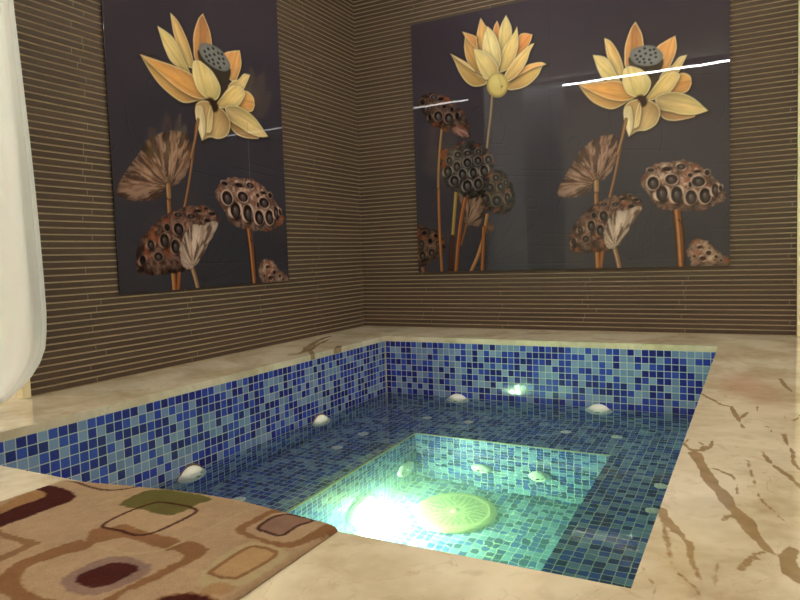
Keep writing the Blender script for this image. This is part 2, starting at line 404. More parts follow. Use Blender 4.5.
def head(cv, T, pts, col, lite, holes, k=1., seed=1, dark=(34,24,22), seedc=(88,76,74), rimc=None):
    q = [T(p) for p in pts]; P = cv.pts(q); Ps = smooth_closed(P, 4)
    rs = np.random.RandomState(seed); cen = P.mean(0)
    # lumpy outline
    Ps = Ps+(rs.rand(len(Ps), 2)-.5)*.012
    w = cv.win(Ps, .01)
    if w is None: return
    d = cv.sdf(Ps, w); U, V = cv.U[w], cv.V[w]; hw = -d.min()
    n = vnoise(U, V, 45, seed, 4); n2 = vnoise(U+3, V, 16, seed+5, 2)
    m = np.clip((n-.35)*2.2, 0, 1)[..., None]
    c = lin(col)*(1-m)+lin(lite)*m
    c = c*(.22+1.15*n2[..., None])
    top = np.clip((V-Ps[:, 1].min())/(np.ptp(Ps[:, 1])+1e-6), 0, 1)[..., None]; c = c*(.72+.5*top)
    c = c*np.clip(.45+1.1*(-d/hw), 0, 1.12)[..., None]
    n3 = vnoise(U+1, V+2, 70, seed+2, 3); crack = np.clip(1-np.abs(n3-.5)/.05, 0, 1)[..., None]*.75; c = c*(1-crack)
    warm = np.clip((vnoise(U, V, 22, seed+4, 2)-.58)*5, 0, 1)[..., None]*.55; c = c*(1-warm)+lin((150,78,44))*warm
    cv.blend(w, .5-d/cv.step, c)
    for hh in holes:
        x, y, rx, ry = hh[:4]; s_ = hh[4] if len(hh) > 4 else 1
        zx, zy = T((x, y)); z1 = T((x+rx, y+ry)); ax, ay = abs(z1[0]-zx), abs(z1[1]-zy)
        cv.ell((zx+ax*.10, zy+ay*.16), ax*1.40, ay*1.36, tuple(int(v*.4) for v in col), .55, soft=.012)
        cv.ell((zx-ax*.04, zy-ay*.04), ax*1.22, ay*1.20, rimc or lite, .62, soft=.007, rot=rs.rand())
        cv.ell((zx, zy), ax*1.02, ay*1.02, dark, .97)
        if s_:
            cv.ell((zx+ax*.08, zy+ay*.16), ax*.56, ay*.64, tuple(int(v*.62) for v in seedc), 1., soft=.007)
            cv.ell((zx-ax*.05, zy-ay*.02), ax*.34, ay*.40, seedc, .6, soft=.012)
            cv.ell((zx-ax*.12, zy-ay*.18), ax*.12, ay*.14, (140,132,130), .5, soft=.006)
def wrinkled(cv, T, pts, root, c1, c2, cd, seed=3):
    P = cv.pts([T(p) for p in pts]); Ps = smooth_closed(P, 5); rs = np.random.RandomState(seed)
    Ps = Ps+(rs.rand(len(Ps), 2)-.5)*.009
    w = cv.win(Ps, .01)
    if w is None: return
    d = cv.sdf(Ps, w); U, V = cv.U[w], cv.V[w]; r0 = np.array(cv.tr(T(root)))
    an = np.arctan2(V-r0[1], U-r0[0]); rr = np.hypot(U-r0[0], V-r0[1])
    n = vnoise(an*2.2+10, rr*2.5+3, 6.5, seed, 4); m = np.clip((n-.32)*3, 0, 1)[..., None]
    c = lin(c1)*(1-m)+lin(c2)*m
    k = np.clip((vnoise(an*1.6+20, rr*1.6+1, 6, seed+9, 3)-.52)/.10, 0, 1)[..., None]*.85
    c = c*(1-k)+lin(cd)*k
    c = c*np.clip(.62+.5*(-d/(-d.min())), 0, 1.1)[..., None]
    cv.blend(w, .5-d/cv.step, c)
def stem(cv, T, pts, wz, c, lite=None, dark=None, k=1):
    q = [T(p) for p in pts]; W = wz/k*MPP
    W *= 1.22
    cv.stroke(q, tuple(int(v*.42) for v in c), W)
    cv.stroke(q, tuple(int(v*.97) for v in c), W*.74)
    if lite: cv.stroke([(x-W/MPP*.12, y) for x, y in q], lite, W*.25, .8)
MPP = .0067

def picture_left_part(cv):
    """closed lotus, black seed heads and the stalks of the wide picture's left part"""
    A = zoomed(445, 10, 6); B = zoomed(412, 80, 5); D = zoomed(412, 180, 6.31); I = lambda p: p
    # seed heads standing behind
    wrinkled(cv, D, [(470,270),(510,275),(525,300),(500,330),(460,320)], (470,300), (96,66,50), (120,84,64), (50,36,30))
    head(cv, I, [(490,172),(502,171),(510,179),(515,190),(516,202),(511,211),(501,215),(490,211),(481,206),(478,190)], (62,50,42), (104,84,66),
         [(491,188,4,4.4),(502,187,4,4.6),(486,199,4.6,5.4),(498,201,5,5.4),(508.5,198,3.2,5),(497,178,3.5,3.5),(507,183,3,3)], seed=11, seedc=(74,72,66), rimc=(110,92,70))
    stem(cv, I, [(488,215),(484,238),(479,255),(472,271)], 4, (146,104,66), (180,140,92))
    stem(cv, D, [(458,300),(455,420),(448,575)], 22, (140,84,46), (170,110,64), k=6.31)
    wrinkled(cv, D, [(292,85),(350,105),(430,105),(462,150),(455,220),(430,290),(380,287),(345,285),(322,180)], (350,290), (112,86,72), (152,124,106), (56,40,34))
    stem(cv, D, [(350,280),(335,340),(315,410)], 14, (130,80,48), k=6.31)
    stem(cv, D, [(285,70),(275,200),(262,370)], 24, (150,122,62), (176,150,84), k=6.31)
    stem(cv, D, [(262,360),(255,450),(250,580)], 26, (74,40,26), k=6.31)
    stem(cv, D, [(345,100),(318,240),(298,400),(284,580)], 28, (132,78,44), (176,112,66), k=6.31)
    stem(cv, A, [(288,520),(281,620),(266,750),(255,860)], 15, (134,112,88), (160,138,110), k=6)
    stem(cv, I, [(443,128),(441,150),(439.5,180),(440.5,220),(443,272)], 2.9, (146,108,74), (176,138,96))
    stem(cv, D, [(70,535),(80,580)], 26, (136,90,66), (170,120,90), k=6.31)
    head(cv, D, [(30,290),(80,296),(150,318),(200,350),(218,420),(190,475),(130,512),(85,548),(55,542),(38,480)], (70,54,46), (130,100,82),
         [(75,480,20,28),(132,460,20,26),(68,402,18,24),(122,385,16,18,0),(158,352,14,14,0),(85,335,18,14,0),(170,405,14,20)], seed=21, seedc=(96,88,84))
    stem(cv, I, [(439.8,190),(440.5,225),(443,272)], 3.1, (150,96,56), (180,126,80))
    head(cv, B, [(28,130),(45,90),(90,68),(140,72),(200,98),(250,150),(282,200),(297,272),(285,292),(240,282),(205,245),(180,262),(150,248),(110,235),(70,188),(48,150)], (78,58,50), (140,112,98),
         [(137,183,21,25),(190,193,21,25),(58,112,13,15,0),(115,90,16,12),(150,97,15,9,0),(95,187,10,15,0),(95,143,16,10),(232,182,12,17,0),(168,135,12,10,0),(205,150,10,12,0)], seed=31, seedc=(104,96,94))
    wrinkled(cv, B, [(205,245),(240,235),(275,255),(290,285),(262,288),(225,272)], (200,230), (150,106,96), (176,136,124), (90,60,52))
    head(cv, B, [(152,345),(190,346),(230,322),(290,306),(345,322),(385,348),(412,390),(416,440),(398,490),(375,560),(300,594),(240,568),(190,538),(155,480),(148,420)], (66,60,58), (112,104,100),
         [(185,460,20,27),(230,435,18,25),(282,415,20,23),(335,405,18,21),(388,400,19,22),(258,472,20,25),(312,465,18,25),(366,455,20,27),(218,505,22,25),(282,530,23,29),(336,520,21,28),(235,376,18,17),(284,368,18,15),(337,360,16,14),(192,405,14,19)], seed=41, seedc=(92,90,90), rimc=(128,120,116))
    Y1, Y2, OR = (214,196,120), (226,212,150), (214,150,74)
    petal(cv, A, [(318,68),(296,118),(300,180),(335,190),(332,110)], (190,110,50), (206,140,80), None, base=(318,240))
    petal(cv, A, [(372,36),(345,88),(328,150),(333,240),(345,262),(382,232),(406,160),(402,100)], (214,160,80), Y2, Y1, base=(345,300))
    petal(cv, A, [(220,52),(205,110),(194,180),(205,255),(238,282),(252,200),(263,120),(245,92)], (206,146,76), (222,170,104), (226,176,104), base=(235,300))
    petal(cv, A, [(530,153),(482,143),(450,158),(438,215),(425,280),(480,252),(515,200)], (206,122,56), (222,150,84), (216,132,60), base=(420,290))
    petal(cv, A, [(106,133),(125,162),(122,232),(140,312),(190,372),(235,385),(218,262),(197,202),(192,165),(150,146)], (190,142,72), (200,150,86), None, base=(235,400))
    petal(cv, A, [(112,138),(135,175),(160,205),(200,240),(198,190),(190,163),(150,147)], (206,132,64), (216,150,86), None, base=(205,250))
    petal(cv, A, [(38,265),(75,288),(140,330),(200,385),(255,422),(245,452),(180,462),(130,432),(90,372),(64,312)], (170,128,66), (190,156,90), None, base=(260,450))
    petal(cv, A, [(40,267),(85,290),(145,325),(190,375),(140,345),(85,305)], (208,170,100), (222,190,130), None, base=(230,420))
    petal(cv, A, [(612,330),(575,317),(500,334),(440,378),(384,433),(380,478),(430,481),(500,456),(560,400),(588,346)], (196,150,76), (206,170,94), None, base=(375,470))
    petal(cv, A, [(612,330),(575,318),(500,335),(440,380),(395,428),(470,385),(540,350)], (214,140,66), (228,170,96), None, base=(380,440))
    petal(cv, A, [(437,103),(420,140),(385,190),(350,250),(328,330),(325,380),(400,345),(441,242),(444,160)], (220,166,84), Y2, (226,202,120), base=(325,390))
    petal(cv, A, [(540,206),(515,214),(450,270),(400,330),(362,400),(385,432),(442,392),(492,322),(517,250)], (220,160,80), Y2, (222,190,110), base=(360,430))
    petal(cv, A, [(262,103),(240,160),(231,240),(258,302),(310,358),(330,352),(341,300),(336,230),(306,150)], (226,186,104), (222,214,160), (228,214,146), base=(320,380))
    petal(cv, A, [(178,236),(230,248),(282,280),(322,340),(322,388),(290,402),(250,420),(214,370),(190,300)], (214,170,92), (220,210,150), (226,206,130), base=(295,425))
    cv.ell(A((320,455)), 10.7, 12.3, (150,126,66)); cv.ell(A((322,450)), 9.3, 10.6, (206,184,108), soft=.02); cv.ell(A((312,430)), 5, 5.5, (222,206,132), .7, soft=.04)
    cv.stroke([A((322,388)), A((338,440)), A((345,520))], (170,150,84), .006, .6); cv.ell(A((347,462)), .8, 1.2, (110,80,44), .9)

def picture_right_part(cv):
    """open lotus with its four dry seed heads"""
    A = zoomed(570, 10, 4.2857); B = zoomed(550, 125, 4.); D = zoomed(630, 150, 4.8)
    # wrinkled head, its stalk, the flower stalk
    stem(cv, B, [(300,-10),(285,80),(262,200),(238,300)], 10, (132,92,62), (172,130,92), k=4)
    stem(cv, B, [(186,225),(188,330),(194,450),(192,590)], 18, (128,88,60), (170,126,90), k=4)
    wrinkled(cv, B, [(34,262),(60,208),(100,148),(130,98),(180,58),(235,40),(264,46),(272,85),(262,150),(235,202),(192,234),(170,242),(162,268),(118,286),(60,290),(38,282)], (190,232), (122,88,70), (168,134,116), (64,42,34), seed=8)
    stem(cv, B, [(187,228),(188,262)], 20, (150,112,78), (184,146,106), k=4)
    stem(cv, B, [(214,490),(208,540),(202,590)], 14, (150,90,54), k=4)
    stem(cv, B, [(190,490),(192,540),(194,590)], 16, (150,96,58), (186,130,84), k=4)
    stem(cv, B, [(252,470),(268,520),(284,590)], 18, (132,100,78), (186,156,124), k=4)
    head(cv, B, [(78,482),(88,420),(130,360),(180,320),(240,290),(322,277),(372,308),(366,342),(322,412),(282,472),(252,496),(200,507),(120,512),(84,502)], (92,62,52), (160,124,108),
         [(204,422,15,23),(168,404,15,22),(217,364,17,20),(146,456,14,14),(124,420,11,15),(178,362,10,12,0),(98,468,10,16,0),(218,318,14,8),(264,318,14,9),(322,284,9,5,0),(345,300,14,7,0),(326,326,13,9,0),(292,296,11,6,0)], seed=51)
    wrinkled(cv, B, [(218,430),(240,375),(270,345),(305,345),(350,325),(366,340),(322,412),(282,472),(252,496),(226,480)], (262,490), (176,146,128), (214,190,172), (84,58,46), seed=9)
    stem(cv, D, [(226,285),(238,400),(250,590)], 30, (120,70,40), (186,126,78), k=4.8)
    cv.stroke([D((233,335)), D((258,380)), D((262,560))], (60,36,26), .010, .7)
    head(cv, D, [(46,152),(80,100),(140,64),(220,54),(262,48),(330,74),(382,110),(432,160),(462,215),(450,246),(400,270),(330,292),(240,292),(160,282),(120,268),(100,232),(74,192)], (132,92,76), (206,174,158),
         [(155,210,28,38),(226,215,28,40),(295,228,28,35),(362,220,28,37),(113,160,28,31),(200,142,30,24),(330,152,32,25),(410,192,18,30),(180,92,22,12,0),(247,82,22,15),(372,110,14,14,0),(102,98,18,10,0),(290,122,12,10,0),(290,168,8,14,0),(436,185,9,16,0),(325,104,16,9,0)], seed=61, seedc=(98,84,84), dark=(44,24,20))
    head(cv, D, [(274,482),(290,445),(332,430),(372,440),(420,482),(470,518),(480,552),(440,562),(310,562),(288,530)], (150,104,86), (212,184,166),
         [(336,466,13,9,0),(378,494,14,12,0),(350,520,16,12,0),(415,512,10,9,0),(310,510,8,8,0),(438,530,9,8,0)], seed=71, dark=(60,32,26))
    # flower
    OR, PA, YE = (204,148,84), (226,210,152), (216,192,116)
    petal(cv, A, [(150,124),(180,140),(212,190),(232,252),(228,285),(190,282),(170,230),(157,180)], (214,176,100), (190,120,62), (222,196,130), base=(225,300))
    petal(cv, A, [(101,196),(160,210),(202,280),(215,310),(150,300),(125,265),(112,230)], (210,180,108), (226,206,150), YE, base=(215,320))
    petal(cv, A, [(283,53),(262,85),(240,150),(236,200),(243,250),(300,250),(325,200),(318,155),(310,105)], (204,140,72), (212,150,90), (140,76,36), base=(275,270))
    petal(cv, A, [(453,114),(415,134),(373,165),(392,195),(390,255),(422,255),(446,210),(459,165)], (204,138,70), (218,152,84), (226,164,92), base=(400,270))
    petal(cv, A, [(503,196),(470,205),(440,240),(408,260),(385,300),(450,290),(482,240)], (206,170,98), (224,200,140), None, base=(385,300))
    petal(cv, A, [(522,320),(516,286),(480,273),(430,296),(410,330),(430,356),(470,363),(506,350)], (208,156,84), (214,160,88), (196,128,62), base=(400,340))
    cv.fill([A(p) for p in [(262,200),(395,205),(385,280),(360,330),(330,380),(285,330),(262,260)]], (64,54,44))
    cv.fill([A(p) for p in [(258,200),(275,170),(320,156),(365,160),(398,190),(396,215),(370,236),(325,243),(280,232)]], (112,112,110))
    cv.fill([A(p) for p in [(264,198),(280,172),(322,160),(362,164),(392,190),(388,210),(366,228),(325,235),(284,224)]], (128,128,126), .8, soft=.02)
    for hx, hy in ((283,198),(300,180),(322,168),(345,175),(368,188),(305,202),(326,190),(348,196),(370,205),(290,214),(318,214),(342,216),(322,228),(350,230),(362,172),(300,226)):
        cv.ell(A((hx, hy)), 1.5, 1.25, (46,44,42))
    petal(cv, A, [(447,266),(400,284),(355,340),(326,388),(380,382),(432,352),(462,310),(472,280)], (206,164,90), (226,204,140), (218,188,112), base=(325,395))
    petal(cv, A, [(38,322),(100,314),(160,307),(230,310),(285,372),(240,402),(190,426),(150,421),(100,396),(65,360)], (176,126,64), (196,150,84), None, base=(290,390))
    petal(cv, A, [(38,322),(100,315),(160,308),(225,312),(282,368),(240,392),(170,385),(105,358)], (222,150,70), (214,158,92), (226,160,76), base=(290,380))
    petal(cv, A, [(262,243),(235,255),(227,290),(231,326),(250,362),(290,377),(326,366),(346,332),(345,300),(312,260)], (222,200,124), (224,206,150), (222,196,120), base=(300,385), vol=.25)
    petal(cv, A, [(592,434),(540,452),(530,462),(450,477),(400,465),(372,420),(400,410),(480,420)], (150,104,56), (190,140,80), None, base=(380,420))
    petal(cv, A, [(592,434),(530,380),(470,357),(420,356),(368,378),(385,425),(440,440),(480,450),(540,450)], (150,120,76), (216,200,122), (222,190,130), base=(360,385))
    petal(cv, A, [(255,545),(238,490),(232,432),(250,400),(292,384),(340,388),(376,410),(389,442),(372,490),(330,517),(290,522)], (176,130,76), (226,200,140), (220,176,112), base=(320,385))
    petal(cv, A, [(255,543),(238,490),(233,432),(262,415),(272,470),(268,515)], (220,200,146), (228,214,168), None, base=(262,400))
    petal(cv, A, [(275,510),(285,440),(300,395),(308,430),(298,495)], (190,150,90), (214,196,136), None, base=(305,385))
    cv.fill([A(p) for p in [(285,375),(310,365),(335,385),(330,410),(312,420),(300,400)]], (58,38,26), .9, soft=.012)
    stem(cv, A, [(243,470),(228,540),(206,620)], 11, (140,100,68), (176,134,94), k=4.2857)

def ghost_lines(cv, seed, x0, x1, y0, y1):
    rs = np.random.RandomState(seed)
    for k in range(26):
        x = x0+(x1-x0)*rs.rand(); y = y0+(y1-y0)*rs.rand()
        if k % 3 == 0:
            a0 = rs.rand()*6; pts = [(x+math.cos(a0+t*.8)*(8-t), y+math.sin(a0+t*.8)*(8-t)) for t in range(6)]
        elif k % 3 == 1: pts = [(x, y), (x+20+rs.rand()*30, y+rs.rand()*2-1), (x+70, y+rs.rand()*3-1.5)]
        else: pts = [(x, y), (x+8*rs.rand(), y+14), (x+14*rs.rand()-4, y+30)]
        cv.stroke(pts, (36,34,38), .005, .7); cv.stroke([(a+.9, b+.9) for a, b in pts], (78,76,82), .003, .55)
    for k in range(9):      # rays of a faded leaf
        a = .3+k*.28; cx, cy = x0+(x1-x0)*.42, y1-2
        cv.stroke([(cx, cy), (cx+40*math.cos(-a), cy+40*math.sin(-a)), (cx+72*math.cos(-a-.08), cy+70*math.sin(-a-.08))], (38,38,42), .004, .6)

QX0, QX1, QZ0, QZ1 = .498, 2.5987, .4214, 2.2324
PY0, PY1, PZ0 = -2.3095, -.9796, .4094
GAIN = 1.0
def artwork():
    step = .0048
    bgA, bgB = lin((62,54,64)), lin((54,53,60))
    # wide picture on the back wall
    cv = Canvas(QX0, QX1, QZ0, QZ1, step, bgA)
    k = np.clip((cv.V-QZ0)/(QZ1-QZ0), 0, 1)[..., None]; n = vnoise(cv.U, cv.V, 2.5, 4)[..., None]
    cv.C = (bgB*(1-k)+bgA*k)*(.88+.24*n)
    cv.tr = lambda p: on_plane(p[0], p[1], 1, 0)[[0, 2]]
    ghost_lines(cv, 2, 420, 560, 110, 268); ghost_lines(cv, 5, 560, 728, 70, 262)
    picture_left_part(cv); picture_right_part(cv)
    for x in (1.52,): cv.stroke([on_photo(x, QZ0+.01), on_photo(x, QZ1-.01)], (40,38,42), .004, .35)
    cv.C *= GAIN
    t = empty('glass_picture', (QX0, -.020, QZ0), 'wide dark glass picture on the back wall with two golden lotus flowers', 'wall picture')
    cv.mesh('printed_front', lambda U, V: np.stack([U-QX0, np.zeros_like(U), V-QZ0], -1), M_PRINT, t)
    mb = MB(); mb.box((0, .001, 0), (QX1-QX0, .012, QZ1-QZ0)); mb.build('glass_sheet', M_GLASSEDGE, t, bevel=.0015)
    # tall picture on the left wall: the same print, stretched, cut off at its left
    ST = 1.262
    cv = Canvas(PY0, PY1, PZ0, QZ1, step, bgA)
    k = np.clip((cv.V-PZ0)/(QZ1-PZ0), 0, 1)[..., None]; n = vnoise(cv.U, cv.V, 2.5, 14)[..., None]
    cv.C = (bgB*(1-k)+bgA*k)*(.88+.24*n)
    def tr(p):
        q = on_plane(p[0], p[1], 1, 0); return np.array([PY1+(q[0]-QX1)*ST, q[2]-.032])
    cv.tr = tr
    ghost_lines(cv, 9, 552, 728, 60, 262)
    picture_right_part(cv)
    cv.stroke([on_photo(QX1-.34/ST*1.0, QZ0+.02), on_photo(QX1-.34/ST, 1.42)], (120,116,120), .004, .5)
    cv.C *= GAIN
    t = empty('glass_picture', (.020, PY0, PZ0), 'tall dark glass picture on the left wall with a single golden lotus', 'wall picture')
    cv.mesh('printed_front', lambda U, V: np.stack([np.zeros_like(U), U-PY0, V-PZ0], -1), M_PRINT, t)
    mb = MB(); mb.box((-.012, 0, 0), (-.001, PY1-PY0, QZ1-PZ0)); mb.build('glass_sheet', M_GLASSEDGE, t, bevel=.0015)
def on_photo(x, z):
    d = np.array([x, 0, z])-EYE; q = d@FW
    return (400+FOC*(d@RT)/q, 300-FOC*(d@UP)/q)
artwork()

# ---------------------------------------------------------------- slatted walls
def slat_wall(name, L, H, to3, mat):
    P = .0301; n = int(H/P); mb = MB(); xs = (0, L)
    prof = []
    for i in range(n+1):
        z = i*P
        prof += [(.0, z), (.0, z+.0045), (.0065, z+.0062), (.0072, z+.0085), (.0072, z+.0275), (.0062, z+.0290)]
    v = []; f = []; m = []
    for d, z in prof:
        for x in xs: v.append(to3(x, d, z))
    for i in range(len(prof)-1):
        f.append((2*i, 2*i+1, 2*i+3, 2*i+2)); m.append(0 if (i % 6) in (2, 3, 4) else 1)
    # closing end strips
    for e in (0, 1):
        for i in range(len(prof)-1):
            b = len(v); v += [to3(xs[e], -.03, prof[i][1]), to3(xs[e], -.03, prof[i+1][1])]
            f.append((2*i+e, 2*i+2+e, b+1, b)); m.append(1)
    o = obj(name, v, f, [mat, M_GROUT], mi=m); tag(o, kind='structure'); return o
slat_wall('wall_back', WALLX, 2.97, lambda x, d, z: (x, -d, z), M_SLATB)
slat_wall('wall_left', -WALLY, 2.97, lambda x, d, z: (d, -x, z), M_SLATL)

# ---------------------------------------------------------------- marble deck
def deck():
    fl = empty('floor', (0, 0, 0), None, None); fl['kind'] = 'structure'
    def slab(pts, step, strokes=(), stain=None):
        P = np.array(pts, float); a = P.min(0); b = P.max(0)
        cv = Canvas(a[0], b[0], a[1], b[1], step, (0, 0, 0)); cv.tr = lambda p: on_plane(p[0], p[1], 2, 0)[:2]
        M = np.zeros(cv.U.shape)
        for s in strokes:
            T, pp, ww = s[0], s[1], s[2]
            cv.C[:] = 0; Q = [T(p) for p in pp]
            wm = [w*.0031 for w in ww] if isinstance(ww, (tuple, list)) else None
            cv.stroke(Q, (255,255,255), (0 if wm else ww*.0031), closed=False, taper=wm, soft=.012)
            M = np.maximum(M, cv.C[..., 0]*(s[3] if len(s) > 3 else 1))
        cv.C[:] = 0; cv.C[..., 0] = M
        if stain is not None: cv.C[..., 1] = stain(cv.U, cv.V)
        return cv
    def finish(cv, inside, th=.032):
        me = cv.mesh('marble_slab', lambda U, V: np.stack([U, V, np.zeros_like(U)], -1), M_MAR, fl, layer='vein')
        return me
    def poly_grid(name, corners, nu, nv, cvs):
        """a mitred slab: bilinear grid between four corners, vein mask sampled from the canvas, plus lip and underside"""
        c = np.array(corners, float); s, t = np.meshgrid(np.linspace(0, 1, nu), np.linspace(0, 1, nv))
        X = ((1-s)*(1-t))[..., None]*c[0]+(s*(1-t))[..., None]*c[1]+(s*t)[..., None]*c[2]+((1-s)*t)[..., None]*c[3]
        i = np.clip(np.round((X[..., 0]-cvs.U[0, 0])/cvs.step).astype(int), 0, cvs.nu-1); j = np.clip(np.round((X[..., 1]-cvs.V[0, 0])/cvs.step).astype(int), 0, cvs.nv-1)
        C = cvs.C[j, i].reshape(-1, 3)
        v = [(x, y, 0.) for x, y in X.reshape(-1, 2)]
        idx = np.arange(nu*nv).reshape(nv, nu)
        f = np.stack([idx[:-1, :-1], idx[:-1, 1:], idx[1:, 1:], idx[1:, :-1]], -1).reshape(-1, 4).tolist()
        ring = list(idx[0])+list(idx[1:, -1])+list(idx[-1, -2::-1])+list(idx[-2:0:-1, 0])
        b = len(v); v += [(v[q][0], v[q][1], SLAB) for q in ring]; C = np.vstack([C, C[ring]])
        n = len(ring)
        for q in range(n): f.append((ring[q], b+q, b+(q+1) % n, ring[(q+1) % n]))
        f.append(tuple(b+q for q in range(n-1, -1, -1)))
        o = obj(name, v, f, M_MAR, fl)
        a = o.data.color_attributes.new(name='vein', type='FLOAT_COLOR', domain='POINT')
        K = np.ones((len(v), 4), np.float32); K[:, :3] = C; a.data.foreach_set('color', K.ravel())
        return o
    R = zoomed(640, 380, 2.727); Lz = zoomed(290, 300, 8)
    S = [(R, [(150,200),(165,225),(190,272),(225,312),(252,348),(288,385),(310,420),(340,452),(368,478)], (9,8,8,9,8,9,8,4,1.5)),
         (R, [(132,188),(165,192),(192,182),(200,165)], (3,5,3,1)), (R, [(150,195),(128,182),(120,172),(132,160)], (4,3,2,1)), (R, [(165,192),(172,178),(160,168)], (3,2,1)),
         (R, [(168,38),(195,52),(225,68),(250,72)], (3,4,3,3)), (R, [(250,72),(262,98),(284,130)], (3,4,2)), (R, [(268,108),(280,102),(293,88)], (2,3,2)),
         (R, [(333,193),(350,220),(390,250),(436,288),(500,330)], (1,3,3,4,4)), (R, [(390,148),(402,175),(420,200),(418,220),(438,245)], (3,3,2,3,2)),
         (R, [(384,-4),(395,15),(412,32)], (3,4,1.5)), (R, [(392,95),(396,112)], (3,2)), (R, [(320,72),(318,84)], (3,2)), (R, [(335,126),(350,128),(362,142)], (1,2,1)), (R, [(437,96),(420,110)], (2,2)),
         (R, [(54,350),(90,400),(120,432),(138,450),(138,480),(160,545)], (6,5,3,3,2,1)), (R, [(60,370),(74,430),(80,470),(88,515)], (5,4,3,1), .62),
         (R, [(418,462),(402,490),(415,520),(440,545)], (5,8,9,8)), (R, [(275,515),(300,487),(330,472),(352,470)], (3,3,1.5,1)), (R, [(300,480),(330,488)], (2,1)),
         (R, [(130,440),(180,447),(240,455),(300,470),(345,470)], .9), (R, [(196,240),(230,252),(258,270),(270,312)], (1,2,2,1)),
         (R, [(295,228),(310,280),(340,335),(400,388)], 1.0), (R, [(226,384),(240,370),(256,368)], (1,3,2)), (R, [(212,500),(203,540),(208,570)], (2,2.5,1), .6),
         (R, [(96,515),(150,570),(148,590)], .9), (R, [(180,455),(186,480)], 1.2, .7), (R, [(0,505),(40,560),(30,600)], .9, .8), (R, [(300,230),(296,222),(288,218)], .8)]
    def stain(U, V):
        c = on_plane(742, 384, 2, 0); c2 = on_plane(770, 400, 2, 0)
        return np.clip(.8*np.exp(-((U-c[0])/.09)**2-((V-c[1])/.26)**2)+.4*np.exp(-((U-c2[0])/.08)**2-((V-c2[1])/.25)**2), 0, 1)
    # right, back, left, near slabs (mitred at the pool corners)
    o1, o2 = 3.75, -6.6
    cr = slab([(XR, -4.1), (o1, 0)], .006, S, stain)
    poly_grid('marble_slab', [(XR, YN), (o1, -4.9), (o1, .0), (XR, YB)], 170, 420, cr)
    cb = slab([(0, YB), (o1, 0)], .01, [(lambda p: p, [(700,345),(705,348)], 3), (lambda p: p, [(640,338),(660,339),(690,341)], 1.2, .6), (lambda p: p, [(520,337),(560,337.5),(600,338)], 1, .5)])
    poly_grid('marble_slab', [(XL, YB), (XR, YB), (o1, 0), (0, 0)], 160, 30, cb)
    cl = slab([(0, YN), (XL, 0)], .008, [(Lz, [(0,440),(60,432),(110,415),(140,382),(185,345),(250,312),(325,288)], (8,9,10,10,12,10,5)), (Lz, [(115,380),(160,402),(200,372),(250,340),(310,312)], (7,8,8,8,3)),
              (Lz, [(160,402),(178,430),(190,458)], (9,8,5)), (Lz, [(395,368),(372,392),(345,412)], (10,11,6)), (zoomed(0, 320, 2), [(330,170),(400,150),(470,150),(510,120),(560,95)], (3,4,4,4,3), .8),
              (zoomed(0, 320, 2), [(100,196),(160,205),(240,190)], 1.5, .6)])
    poly_grid('marble_slab', [(0, -4.9), (XL, YN), (XL, YB), (0, 0)], 60, 260, cl)
    N = lambda p: p
    cn = slab([(0, -4.9), (o1, YN)], .008, [(N, [(632,588),(655,604)], 1.2), (N, [(352,537),(385,548),(400,546)], 1.2, .5), (N, [(470,560),(500,575),(520,572)], 1.5, .5)])
    poly_grid('marble_slab', [(0, -4.9), (o1, -4.9), (XR, YN), (XL, YN)], 260, 130, cn)
    mb = MB(); mb.box((-3.2, -7.2, SLAB), (6.6, -4.902, -.002)); mb.box((-3.2, -4.9, SLAB), (-.002, -.0, -.002)); mb.box((o1+.002, -4.9, SLAB), (6.6, 0, -.002))
    o = mb.build('surrounding_paving', M_MAR, fl)
deck()

